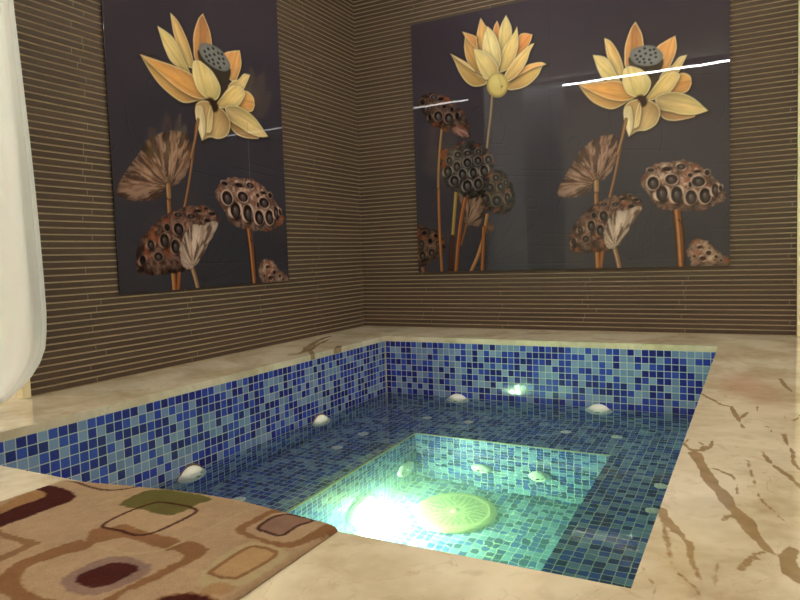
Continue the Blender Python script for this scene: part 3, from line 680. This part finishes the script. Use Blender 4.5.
# ---------------------------------------------------------------- pool basin
def basin():
    t = empty('pool_basin', (XL, YB, SLAB), 'sunken pool lined with blue and white glass mosaic, set in the marble deck', 'pool')
    o0 = np.array([XL, YB, SLAB])
    def panel(name, pts, uvs, parent=t):
        v = [tuple(np.array(p)-o0) for p in pts]
        return obj(name, v, [tuple(range(len(pts)))], M_MOS, parent, uv=uvs)
    def wall(name, a, b, z0, z1, u0, flip=False, parent=t):
        L = math.hypot(b[0]-a[0], b[1]-a[1]); v = (z0-SLAB, z1-SLAB)
        # a shell with real thickness: front face towards the water, body behind it
        dx, dy = (b[0]-a[0])/L, (b[1]-a[1])/L; nx, ny = -dy*.04, dx*.04
        V = [(a[0],a[1],z0),(b[0],b[1],z0),(b[0],b[1],z1),(a[0],a[1],z1),(a[0]+nx,a[1]+ny,z0),(b[0]+nx,b[1]+ny,z0),(b[0]+nx,b[1]+ny,z1),(a[0]+nx,a[1]+ny,z1)]
        F = [(0,1,2,3),(5,4,7,6),(3,2,6,7),(1,0,4,5),(0,3,7,4),(2,1,5,6)]
        uv = []
        for f in F:
            for i in f: uv.append(((u0+L) if i in (1,2,5,6) else u0, v[1] if i in (2,3,6,7) else v[0]))
        return obj(name, [tuple(np.array(p)-o0) for p in V], F, M_MOS, parent, uv=uv)
    wall('side_wall', (XL,YB), (XR,YB), BZ, SLAB, 0)                     # back
    wall('side_wall', (XL,YN), (XL,YB), BZ, SLAB, 40.)                  # left
    wall('side_wall', (XR,YB), (XR,YN), BZ, SLAB, 80.)                  # right
    wall('side_wall', (XR,YN), (XL,YN), BZ, SLAB, 120.)                 # near
    # bench ring, mosaic grid aligned with the walls
    V = [(XL,YN),(XR,YN),(XR,YB),(XL,YB),(WX0,WY0),(WX1,WY0),(WX1,WY1),(WX0,WY1)]
    F = [(0,1,5,4),(1,2,6,5),(2,3,7,6),(3,0,4,7)]
    uv = []
    for f in F:
        for i in f: uv.append((V[i][0]-XL+200, V[i][1]-YB+200))
    bench = obj('bench', [(x-XL, y-YB, BZ-SLAB) for x, y in V], F, M_MOS, t, uv=uv)
    w = wall
    BT = BZ-.002
    w('well_wall', (WX0,WY1), (WX1,WY1), FZ, BT, 300); w('well_wall', (WX0,WY0), (WX0,WY1), FZ, BT, 340)
    w('well_wall', (WX1,WY1), (WX1,WY0), FZ, BT, 380); w('well_wall', (WX1,WY0), (WX0,WY0), FZ, BT, 420)
    P = [(WX0,WY0,FZ),(WX1,WY0,FZ),(WX1,WY1,FZ),(WX0,WY1,FZ)]
    panel('well_floor', P, [(p[0]-XL+500, p[1]-YB+500) for p in P])
    # yellowed grout bead round the well rim and down the corner of the basin
    mb = MB(); r = .006
    for a, b in (((WX0-r,WY1-r,BZ-.008),(WX1+r,WY1+r,BZ+.004)), ((WX0-r,WY0,BZ-.008),(WX0+r,WY1,BZ+.004))):
        mb.box(tuple(np.array(a)-o0), tuple(np.array(b)-o0))
    mb.build('rim_bead', M_BEAD, t)
    mb = MB(); mb.box((0,-.005,BZ-SLAB),(.005,0,-.0)); mb.build('corner_bead', M_BEAD, t)
basin()

# ---------------------------------------------------------------- water (one closed body, just overlapping the tiles)
def water():
    e = .0008
    def ringpts(x0, y0, x1, y1, z): return [(x0,y0,z),(x1,y0,z),(x1,y1,z),(x0,y1,z)]
    v = ringpts(XL-e, YN-e, XR+e, YB+e, WZ)+ringpts(XL-e, YN-e, XR+e, YB+e, BZ-e)+ringpts(WX0-e, WY0-e, WX1+e, WY1+e, BZ-e)+ringpts(WX0-e, WY0-e, WX1+e, WY1+e, FZ-e)
    f = [(0,1,2,3)]
    for a, b in ((0,4),(8,12)):
        for i in range(4):
            j = (i+1) % 4; f.append((b+i, b+j, a+j, a+i))
    for i in range(4):
        j = (i+1) % 4; f.append((4+j, 4+i, 8+i, 8+j))
    f.append((15,14,13,12))
    o = obj('pool_water', v, f, M_WATER); tag(o, 'clear greenish water filling the mosaic pool', 'water')
water()

# ---------------------------------------------------------------- fittings
def wall_jet(loc, axis, r, label, group, stain=False):
    """axis +1: faces +x (left wall), axis -1: faces -y (back wall)"""
    rot = (0, PI/2, 0) if axis > 0 else (PI/2, 0, 0)
    t = empty('pool_jet', loc, label, 'pool jet', group, rot)
    MB().lathe([(r,0),(r,.008),(r*.97,.016),(r*.88,.026),(r*.66,.038),(r*.57,.040),(r*.50,.034)], 40).build('flange', M_JET, t, smooth=True)
    MB().lathe([(r*.50,.022),(r*.49,.034),(r*.44,.044),(r*.34,.052),(r*.24,.055),(r*.20,.053),(r*.19,.042)], 32, cap=False).build('eyeball_nozzle', M_JET, t, smooth=True)
    MB().lathe([(r*.195,.046),(.0005,.044)], 24).build('nozzle_opening', M_HOLE, t)
    if stain: MB().lathe([(r*1.08,.0004),(r*1.05,.0018),(.9*r,.0018)], 40, c=(-.003 if axis > 0 else 0, .002 if axis < 0 else 0, 0)).build('rusty_seal', M_RUST, t)
    return t
r0 = .080
JG = 'round white jets at the waterline'
wall_jet((XL, -2.365, -.446), 1, r0, 'white round jet at the waterline of the left wall, the nearer one beside the rug', JG, True)
wall_jet((XL, -1.347, -.446), 1, r0, 'white round jet at the waterline of the left wall, the farther one', JG, True)
wall_jet((1.013, YB, -.446), -1, r0, 'white round jet at the waterline of the back wall, the one nearer the corner', JG)
wall_jet((1.917, YB, -.446), -1, r0, 'white round jet at the waterline of the back wall, the one nearer the right edge', JG)
# rusty tile grout behind two of them
WG = 'underwater jets on the back of the foot well'
wall_jet((1.389, WY1, -1.157), -1, .060, 'cream underwater jet in the deep well, the left one of its back wall', WG)
wall_jet((1.719, WY1, -1.150), -1, .060, 'cream underwater jet in the deep well, the right one of its back wall', WG)
def grate(loc, rot, r, name, label, cat, mat, n_ring):
    t = empty(name, loc, label, cat, None, rot)
    MB().lathe([(r,0),(r,.008),(r*.95,.016),(r*.84,.020),(r*.80,.018),(.001,.018)], 44).build('cover', mat, t, smooth=False)
    mb = MB()
    for ring, n in n_ring:
        for k in range(n):
            a = 2*PI*k/n; c, s = math.cos(a), math.sin(a); w, h = r*.035, r*.09
            p = [(-h,-w),(h,-w),(h,w),(-h,w)]
            mb.add([(ring*r*c+x*c-y*s, ring*r*s+x*s+y*c, .0188) for x, y in p], [(0,1,2,3)])
    mb.build('slots', M_SLOT, t)
    MB().lathe([(r*.10,.018),(r*.09,.025),(.001,.027)], 20).build('centre_screw', mat, t, smooth=True)
    return t
grate((WX0, -1.25, -1.19), (0, PI/2, 0), .085, 'suction_cover', 'oval looking slotted white suction cover under water near the corner of the well', 'suction cover', M_JET, [(.3,6),(.5,12),(.68,18)])
grate((1.36, -1.42, FZ), (0, 0, 0), .215, 'main_drain', 'large round cream drain cover on the floor of the deep well', 'drain', M_DRAIN, [(.35,14),(.5,22),(.65,30)])
def bubbler(x, y, label):
    t = empty('bench_air_nozzle', (x, y, BZ), label, 'air nozzle', 'small round air nozzles set in the underwater bench')
    MB().lathe([(.031,0),(.031,.003),(.026,.008),(.012,.011),(.001,.0115)], 28).build('cap', M_JET, t, smooth=True)
    mb = MB()
    for k in range(6):
        a = k*PI/3; mb.lathe([(.002,.0),(.0,.0006)], 8, c=(.015*math.cos(a), .015*math.sin(a), .0112))
    mb.build('air_holes', M_HOLE, t)
for x, y, l in ((.70,-1.23,'small pale air nozzle on the left bench, the farther one past the left wall jet'),
                (.70,-1.507,'small pale air nozzle on the left bench, right beside the farther left wall jet'),
                (.70,-2.30,'small pale air nozzle on the left bench, the nearest one just past the rug'),
                (.90,-.775,'small pale air nozzle on the back bench, nearest the corner'),
                (1.178,-.775,'small pale air nozzle on the back bench, second from the corner'),
                (1.779,-.775,'small pale air nozzle on the back bench, left of the right waterline jet'),
                (2.061,-.775,'small pale air nozzle on the back bench, nearest the right edge'),
                (2.367,-1.44,'small pale air nozzle on the right bench, the farther one by the marble edge'),
                (2.367,-1.72,'small pale air nozzle on the right bench, the nearer one by the marble edge')):
    bubbler(x, y, l)
def lamp():
    t = empty('underwater_lamp', (WX0, -1.74, -1.25), 'glaring round underwater lamp on the left side of the well', 'pool lamp', None, (0, PI/2, 0))
    MB().lathe([(.125,0),(.125,.010),(.118,.022),(.100,.028),(.095,.024)], 40).build('rim_ring', M_JET, t, smooth=True)
    MB().lathe([(.095,.020),(.088,.034),(.066,.046),(.036,.053),(.002,.055)], 40).build('lens', M_LAMP, t, smooth=True)
lamp()

# ---------------------------------------------------------------- rug
def rug():
    x0, x1, y0 = 1.187, 1.992, -4.62
    cv = Canvas(x0, x1, y0, -3.40, .0035, lin((160,134,108)))
    n = vnoise(cv.U, cv.V, 9, 3)[..., None]; cv.C *= (.92+.16*n); cv.rag = .008
    cv.tr = lambda p: on_plane(p[0], p[1], 2, .015)[:2]
    A = zoomed(0, 460, 4.283); B = zoomed(100, 470, 4.614); D = zoomed(210, 490, 5.457); I = lambda p: p
    f = lambda T, pts, c, a=1.: cv.fill([T(p) for p in pts], c, a)
    s = lambda T, pts, c, w, a=1., cl=False: cv.stroke([T(p) for p in pts], c, w, a, closed=cl)
    BR, TAN, DK, PALE = (126,90,60), (156,122,88), (66,26,22), (164,146,114)
    # pale areas
    f(D, [(-60,480),(0,400),(100,330),(200,283),(280,286),(390,312),(425,340),(400,372),(300,442),(200,502),(100,532),(-20,540)], PALE, .8)
    f(D, [(0,510),(60,500),(140,520),(100,560),(30,570),(-60,560)], (156,122,88), .8)
    s(B, [(0,352),(60,372),(140,388),(220,382),(300,365),(400,318),(520,262),(646,200)], PALE, .006, .8)
    s(A, [(225,265),(300,240),(420,200),(514,160)], PALE, .006, .4)
    s(B, [(0,152),(60,130),(130,100)], PALE, .008, .6)
    # top left dark hook and its inner tongue
    f(A, [(-60,300),(-60,250),(0,228),(60,200),(120,180),(175,160),(192,148),(180,134),(150,128),(185,110),(250,116),(300,128),(320,150),(300,172),(230,197),(130,237),(60,262)], DK)
    f(A, [(-40,240),(-40,215),(0,198),(60,165),(130,135),(178,135),(192,148),(172,162),(120,182),(60,203),(0,230)], (146,110,74))
    s(A, [(283,84),(320,92),(380,110),(430,121),(480,124),(520,120),(580,112)], DK, .008)
    # olive block with outlined square
    f(B, [(88,156),(130,124),(200,96),(260,88),(340,94),(430,112),(512,138),(440,166),(380,196),(310,212),(250,202),(190,182),(130,170)], (92,86,46))
    # long brown block under it
    f(B, [(-40,275),(60,262),(110,250),(190,278),(260,300),(372,325),(335,350),(290,363),(220,345),(150,322),(90,312),(0,332),(-50,348),(-72,335)], (128,92,62), .95)
    s(B, [(10,255),(40,232),(130,190),(230,155),(290,150),(400,172),(442,186),(430,206),(330,256),(240,293),(170,302),(110,286),(22,266)], DK, .0085, 1., True)
    # ring round the dark blob
    f(A, [(-20,515),(60,440),(160,400),(270,360),(340,342),(402,362),(330,390),(230,416),(130,452),(92,500),(100,545),(160,582),(250,615),(100,640),(40,590),(-20,560)], BR)
    f(B, [(308,370),(360,345),(420,330),(492,358),(485,388),(430,420),(310,480),(200,532),(120,562),(60,604),(-10,612),(60,570),(150,524),(260,470),(368,416),(384,392),(350,374)], BR)
    f(A, [(-50,285),(0,298),(60,320),(160,343),(168,356),(90,392),(0,432),(-60,455),(-60,420),(0,404),(60,380),(92,357),(0,328),(-50,315)], (128,96,66), .9)
    f(I, [(59.5,581),(70,573),(98,560),(120,556.5),(142,561),(151,568),(141,578),(121,587),(100,594),(86,595),(69,592),(60,586)], (130,104,94))
    f(I, [(74.5,579),(83,572.5),(103,565.5),(117,562.8),(132.5,565),(139,569.5),(127,576.5),(113,583),(100,587),(92,587.6),(79,584)], DK)
    # corner block
    f(D, [(138,228),(150,200),(220,160),(300,118),(350,100),(410,108),(330,130),(268,166),(205,200),(197,225),(240,240),(300,262),(400,280),(450,272),(520,240),(600,192),(660,166),(720,172),(700,198),(600,244),(520,284),(450,304),(390,305),(300,282),(200,252)], BR)
    f(D, [(262,200),(290,175),(350,140),(420,126),(500,138),(562,156),(480,186),(430,217),(390,240),(330,232),(270,212)], (128,98,84))
    s(D, [(262,200),(290,175),(350,140),(420,127),(500,138),(562,157),(480,186),(430,217),(390,240),(330,232),(270,212)], (60,28,22), .008, 1., True)
    f(D, [(2,440),(60,400),(140,345),(210,308),(260,303),(332,320),(356,336),(340,362),(260,412),(180,456),(130,476),(60,470),(8,456)], (164,132,94))
    s(D, [(2,440),(60,400),(140,345),(210,308),(260,303),(332,320),(356,336),(340,362),(260,412),(180,456),(130,476),(60,470),(8,456)], BR, .009, 1., True)
    f(B, [(255,600),(330,570),(400,562),(480,570),(545,595),(600,660),(400,720),(240,680)], BR); f(B, [(275,600),(340,578),(400,571),(470,578),(520,600),(560,660),(400,700),(260,660)], DK)
    # the part of the pattern out of sight below the picture repeats the same motifs
    for cx, cyy, w, h, c1, c2 in ((1.36,-4.10,.17,.13,BR,(164,132,94)), (1.78,-4.12,.15,.12,DK,(128,98,84)), (1.42,-4.42,.16,.12,(92,86,46),PALE), (1.80,-4.43,.15,.12,BR,DK)):
        tr = cv.tr; cv.tr = lambda p: p
        P = [(cx+w*math.copysign(abs(math.cos(a))**.5, math.cos(a)), cyy+h*math.copysign(abs(math.sin(a))**.5, math.sin(a))) for a in [k*PI/8 for k in range(16)]]
        cv.fill(P, c1); cv.fill([(cx+(x-cx)*.62, cyy+(y-cyy)*.62) for x, y in P], c2); cv.tr = tr
    # geometry: thick pile, rounded border, far edge wavering over the pool lip
    nu, nv = cv.nu, cv.nv; H = .014
    rs = np.random.RandomState(4)
    def far(x): return np.interp(x, [1.187,1.24,1.36,1.5,1.72,1.9,1.97,1.992], [-3.468,-3.452,-3.425,-3.408,-3.402,-3.414,-3.424,-3.434])
    U, V = cv.U, cv.V
    fy = far(U); Y = y0+(V-y0)*(fy-y0)/(-3.40-y0)
    dx = np.minimum(U-x0, x1-U); dy = np.minimum(Y-y0, fy-Y); dd = np.minimum(dx, dy)
    Z = H*np.sqrt(np.clip(1-(1-np.clip(dd/.010, 0, 1))**2, 0, 1))*.7+H*.3
    Z = Z+(vnoise(U, V, 300, 8, 1)-.5)*.0016+.0025*np.sin(U*11+V*3)*np.clip((V+3.9)/.4, 0, 1)
    Z = np.maximum(Z, .003)
    P0 = np.stack([U, Y, Z], -1).reshape(-1, 3)
    # resample colours at the moved positions
    j = np.clip(np.round((Y-V[0, 0])/cv.step).astype(int), 0, nv-1); i = np.repeat(np.arange(nu)[None], nv, 0)
    C = cv.C[j, i].reshape(-1, 3)
    idx = np.arange(nu*nv).reshape(nv, nu)
    F = np.stack([idx[:-1, :-1], idx[:-1, 1:], idx[1:, 1:], idx[1:, :-1]], -1).reshape(-1, 4).tolist()
    ring = list(idx[0])+list(idx[1:, -1])+list(idx[-1, -2::-1])+list(idx[-2:0:-1, 0])
    b = len(P0); low = P0[ring].copy(); low[:, 2] = .0012; v = np.vstack([P0, low]); C = np.vstack([C, C[ring]]); n = len(ring)
    for q in range(n): F.append((ring[q], b+q, b+(q+1) % n, ring[(q+1) % n]))
    F.append(tuple(b+q for q in range(n-1, -1, -1)))
    o = obj('rug', v, F, M_RUG, smooth=True)
    a = o.data.color_attributes.new(name='print', type='FLOAT_COLOR', domain='POINT')
    K = np.ones((len(v), 4), np.float32); K[:, :3] = C; a.data.foreach_set('color', K.ravel())
    tag(o, 'tan bath rug with rounded squares in brown, olive and maroon, lying over the pool edge', 'rug')
rug()

# ---------------------------------------------------------------- curtains
def curtain():
    t = empty('curtain', (.08, -3.3, 0), 'white curtain hanging at the left edge beside the slatted wall', 'curtain')
    zs = [.012,.03,.06,.10,.15,.21,.28,.36,.5,.7,.9,1.1,1.35,1.6,1.9,2.2,2.5,2.8,2.92]
    ez = [.012,.03,.06,.09,.15,.22,.33,.6,1.0,1.63,2.92]; ey = [-2.965,-2.925,-2.875,-2.835,-2.785,-2.752,-2.740,-2.742,-2.756,-2.79,-2.84]
    n = 110; v = []; f = []; edge = []
    for z in zs:
        e = np.interp(z, ez, ey)
        for k in range(n):
            s = k/(n-1); y = e-(e+3.75)*s*1.3
            x = .08+.030*math.sin(s*34+.3*math.sin(z*2))*min(1, s*9)+.02*math.sin(s*9+z)*s+(.035*math.exp(-((z-.05)/.12)**2)*min(1, s*7))-.034*math.exp(-((s-.036)/.015)**2)*min(1, (3-z)/2.4)+.03*math.exp(-((s-.10)/.03)**2)
            v.append((x-.08, y+3.3, z))
            if k == 0: edge.append(Vector((x-.08, y+3.3, z)))
    for i in range(len(zs)-1):
        for k in range(n-1): f.append((i*n+k, i*n+k+1, (i+1)*n+k+1, (i+1)*n+k))
    o = obj('cloth', v, f, M_CLOTH, t, smooth=True)
    m = o.modifiers.new('thick', 'SOLIDIFY'); m.thickness = .0015
    # sewn hem along the free edge
    mb = MB(); vv = []; ff = []
    for p in edge:
        for dx, dy in ((.004,.002),(.004,-.020),(-.003,-.020),(-.003,.002)): vv.append((p.x+dx, p.y+dy, p.z))
    for i in range(len(edge)-1):
        for q in range(4): ff.append((i*4+q, i*4+(q+1) % 4, (i+1)*4+(q+1) % 4, (i+1)*4+q))
    obj('hem', vv, ff, M_CLOTH, t, smooth=False)
curtain()
def far_curtain():
    t = empty('curtain', (-.24, -5.02, 0), 'pale curtain mirrored faintly in the middle of the wide glass picture', 'curtain')
    n = 160; zs = [.02,.8,1.6,2.4,2.9]; v = []; f = []
    for z in zs:
        for k in range(n):
            s = k/(n-1); v.append((-.65+s*1.24, .03*math.sin(s*75)+.01*math.sin(s*31), z))
    for i in range(len(zs)-1):
        for k in range(n-1): f.append((i*n+k, i*n+k+1, (i+1)*n+k+1, (i+1)*n+k))
    o = obj('cloth', v, f, M_SHEER, t, smooth=True)
far_curtain()

# ---------------------------------------------------------------- rest of the room
def S(name, mb, mat, **k): return tag(mb.build(name, mat, **k), kind='structure')
X0, X1, Y0 = -3.2, 6.6, -7.2
S('ceiling', MB().box((X0, Y0, CEIL), (X1, .1, CEIL+.05)), M_CEIL)
S('wall_far_left', MB().box((X0-.05, Y0, 0), (X0, .1, CEIL)), M_PLASTER)
S('wall_right', MB().box((X1, Y0, 0), (X1+.05, .1, CEIL)), M_PLASTER)
S('wall_front', MB().box((X0, Y0-.05, 0), (X1, Y0, CEIL)), M_PLASTER)
S('wall_back_plain', MB().box((WALLX+.012, .0, 0), (X1, .05, CEIL)).box((X0, .0, 0), (-.03, .05, CEIL)), M_PLASTER)
S('trim_1', MB().box((-.028, WALLY-.038, .001), (.016, WALLY-.001, CEIL-.002)), M_TRIM, bevel=.003)
tr = S('trim_2', MB().box((WALLX+.003, -.030, .001), (WALLX+.060, -.001, CEIL-.002)), M_TRIM, bevel=.003)

# LED strips at the ceiling behind the photographer, then side strips added as fill light
def led(x0, x1, label, loc=None, rz=0):
    t = empty('led_strip', loc or ((x0+x1)/2, -5.30, CEIL-.074), label, 'strip light', 'strip lights along the ceiling', (0, 0, rz))
    L = (x1-x0)/2
    MB().box((-L, -.03, .012), (L, .03, .05)).build('channel', M_CEIL, t)
    MB().box((-L, -.012, -.006), (L, .012, .0118)).build('diffuser', M_LED, t)
led(-1.35, 6.1, 'long white strip light mirrored across the lotus in the wide glass picture')
led(-2.6, -1.63, 'short white strip light mirrored at the left edge of the wide glass picture')

led(-1.2, 1.2, 'long added fill strip light, out of view, at the ceiling along the far right side of the room', (6.3, -1.35, CEIL-.05), PI/2)  # added to light the room from the right, outside the mirrored views
led(-2.6, 2.2, 'long added fill strip light, out of view, at the ceiling along the far left side of the room', (-2.9, -2.8, CEIL-.05), PI/2)  # unseen strip added for more light from the left
led(-.6, .6, 'short added strip light, out of view, that brightens the left curtain', (-1.7, -3.5, CEIL-.05), PI/2)  # extra unseen strip added to brighten the left curtain
def pool_fill_light():  # unseen panel added to brighten the underwater bench, clear of the picture reflections
    t = empty('added_pool_fill', (1.55, -1.25, CEIL-.045), 'square flat fill light added above the pool, out of view', 'fill light')
    MB().box((-.47, -.47, .012), (.47, .47, .044)).build('frame', M_CEIL, t, bevel=.004)
    MB().box((-.44, -.44, 0), (.44, .44, .0118)).build('diffuser', M_POOLFILL, t)
pool_fill_light()
def area(name, loc, rot, sx, sy, power, col=(1,.9,.76)):
    l = bpy.data.lights.new(name, 'AREA'); l.shape = 'RECTANGLE'; l.size = sx; l.size_y = sy; l.energy = power; l.color = col
    o = bpy.data.objects.new(name, l); COL.objects.link(o); o.location = loc; o.rotation_euler = rot; return o
w = bpy.data.worlds.new('world'); SC.world = w; w.use_nodes = True
w.node_tree.nodes['Background'].inputs[0].default_value = (.9, .85, .75, 1); w.node_tree.nodes['Background'].inputs[1].default_value = .05

# ---------------------------------------------------------------- camera
cam = bpy.data.cameras.new('camera'); co = bpy.data.objects.new('camera', cam); COL.objects.link(co)
cam.sensor_fit = 'HORIZONTAL'; cam.sensor_width = 36; cam.lens = FOC/800*36; cam.clip_start = .02
co.matrix_world = Matrix(((RT[0], UP[0], -FW[0], EYE[0]), (RT[1], UP[1], -FW[1], EYE[1]), (RT[2], UP[2], -FW[2], EYE[2]), (0,0,0,1)))
SC.camera = co
SC.view_settings.view_transform = 'Standard'; SC.view_settings.look = 'None'; SC.view_settings.gamma = 1; SC.view_settings.exposure = 0
SC.view_settings.use_curve_mapping = False
cy = SC.cycles
cy.use_denoising = True; cy.denoiser = 'OPENIMAGEDENOISE'
cy.max_bounces = 12; cy.diffuse_bounces = 5; cy.glossy_bounces = 5; cy.transmission_bounces = 8; cy.volume_bounces = 0
cy.caustics_refractive = True; cy.caustics_reflective = True; cy.sample_clamp_indirect = 60; cy.blur_glossy = .5
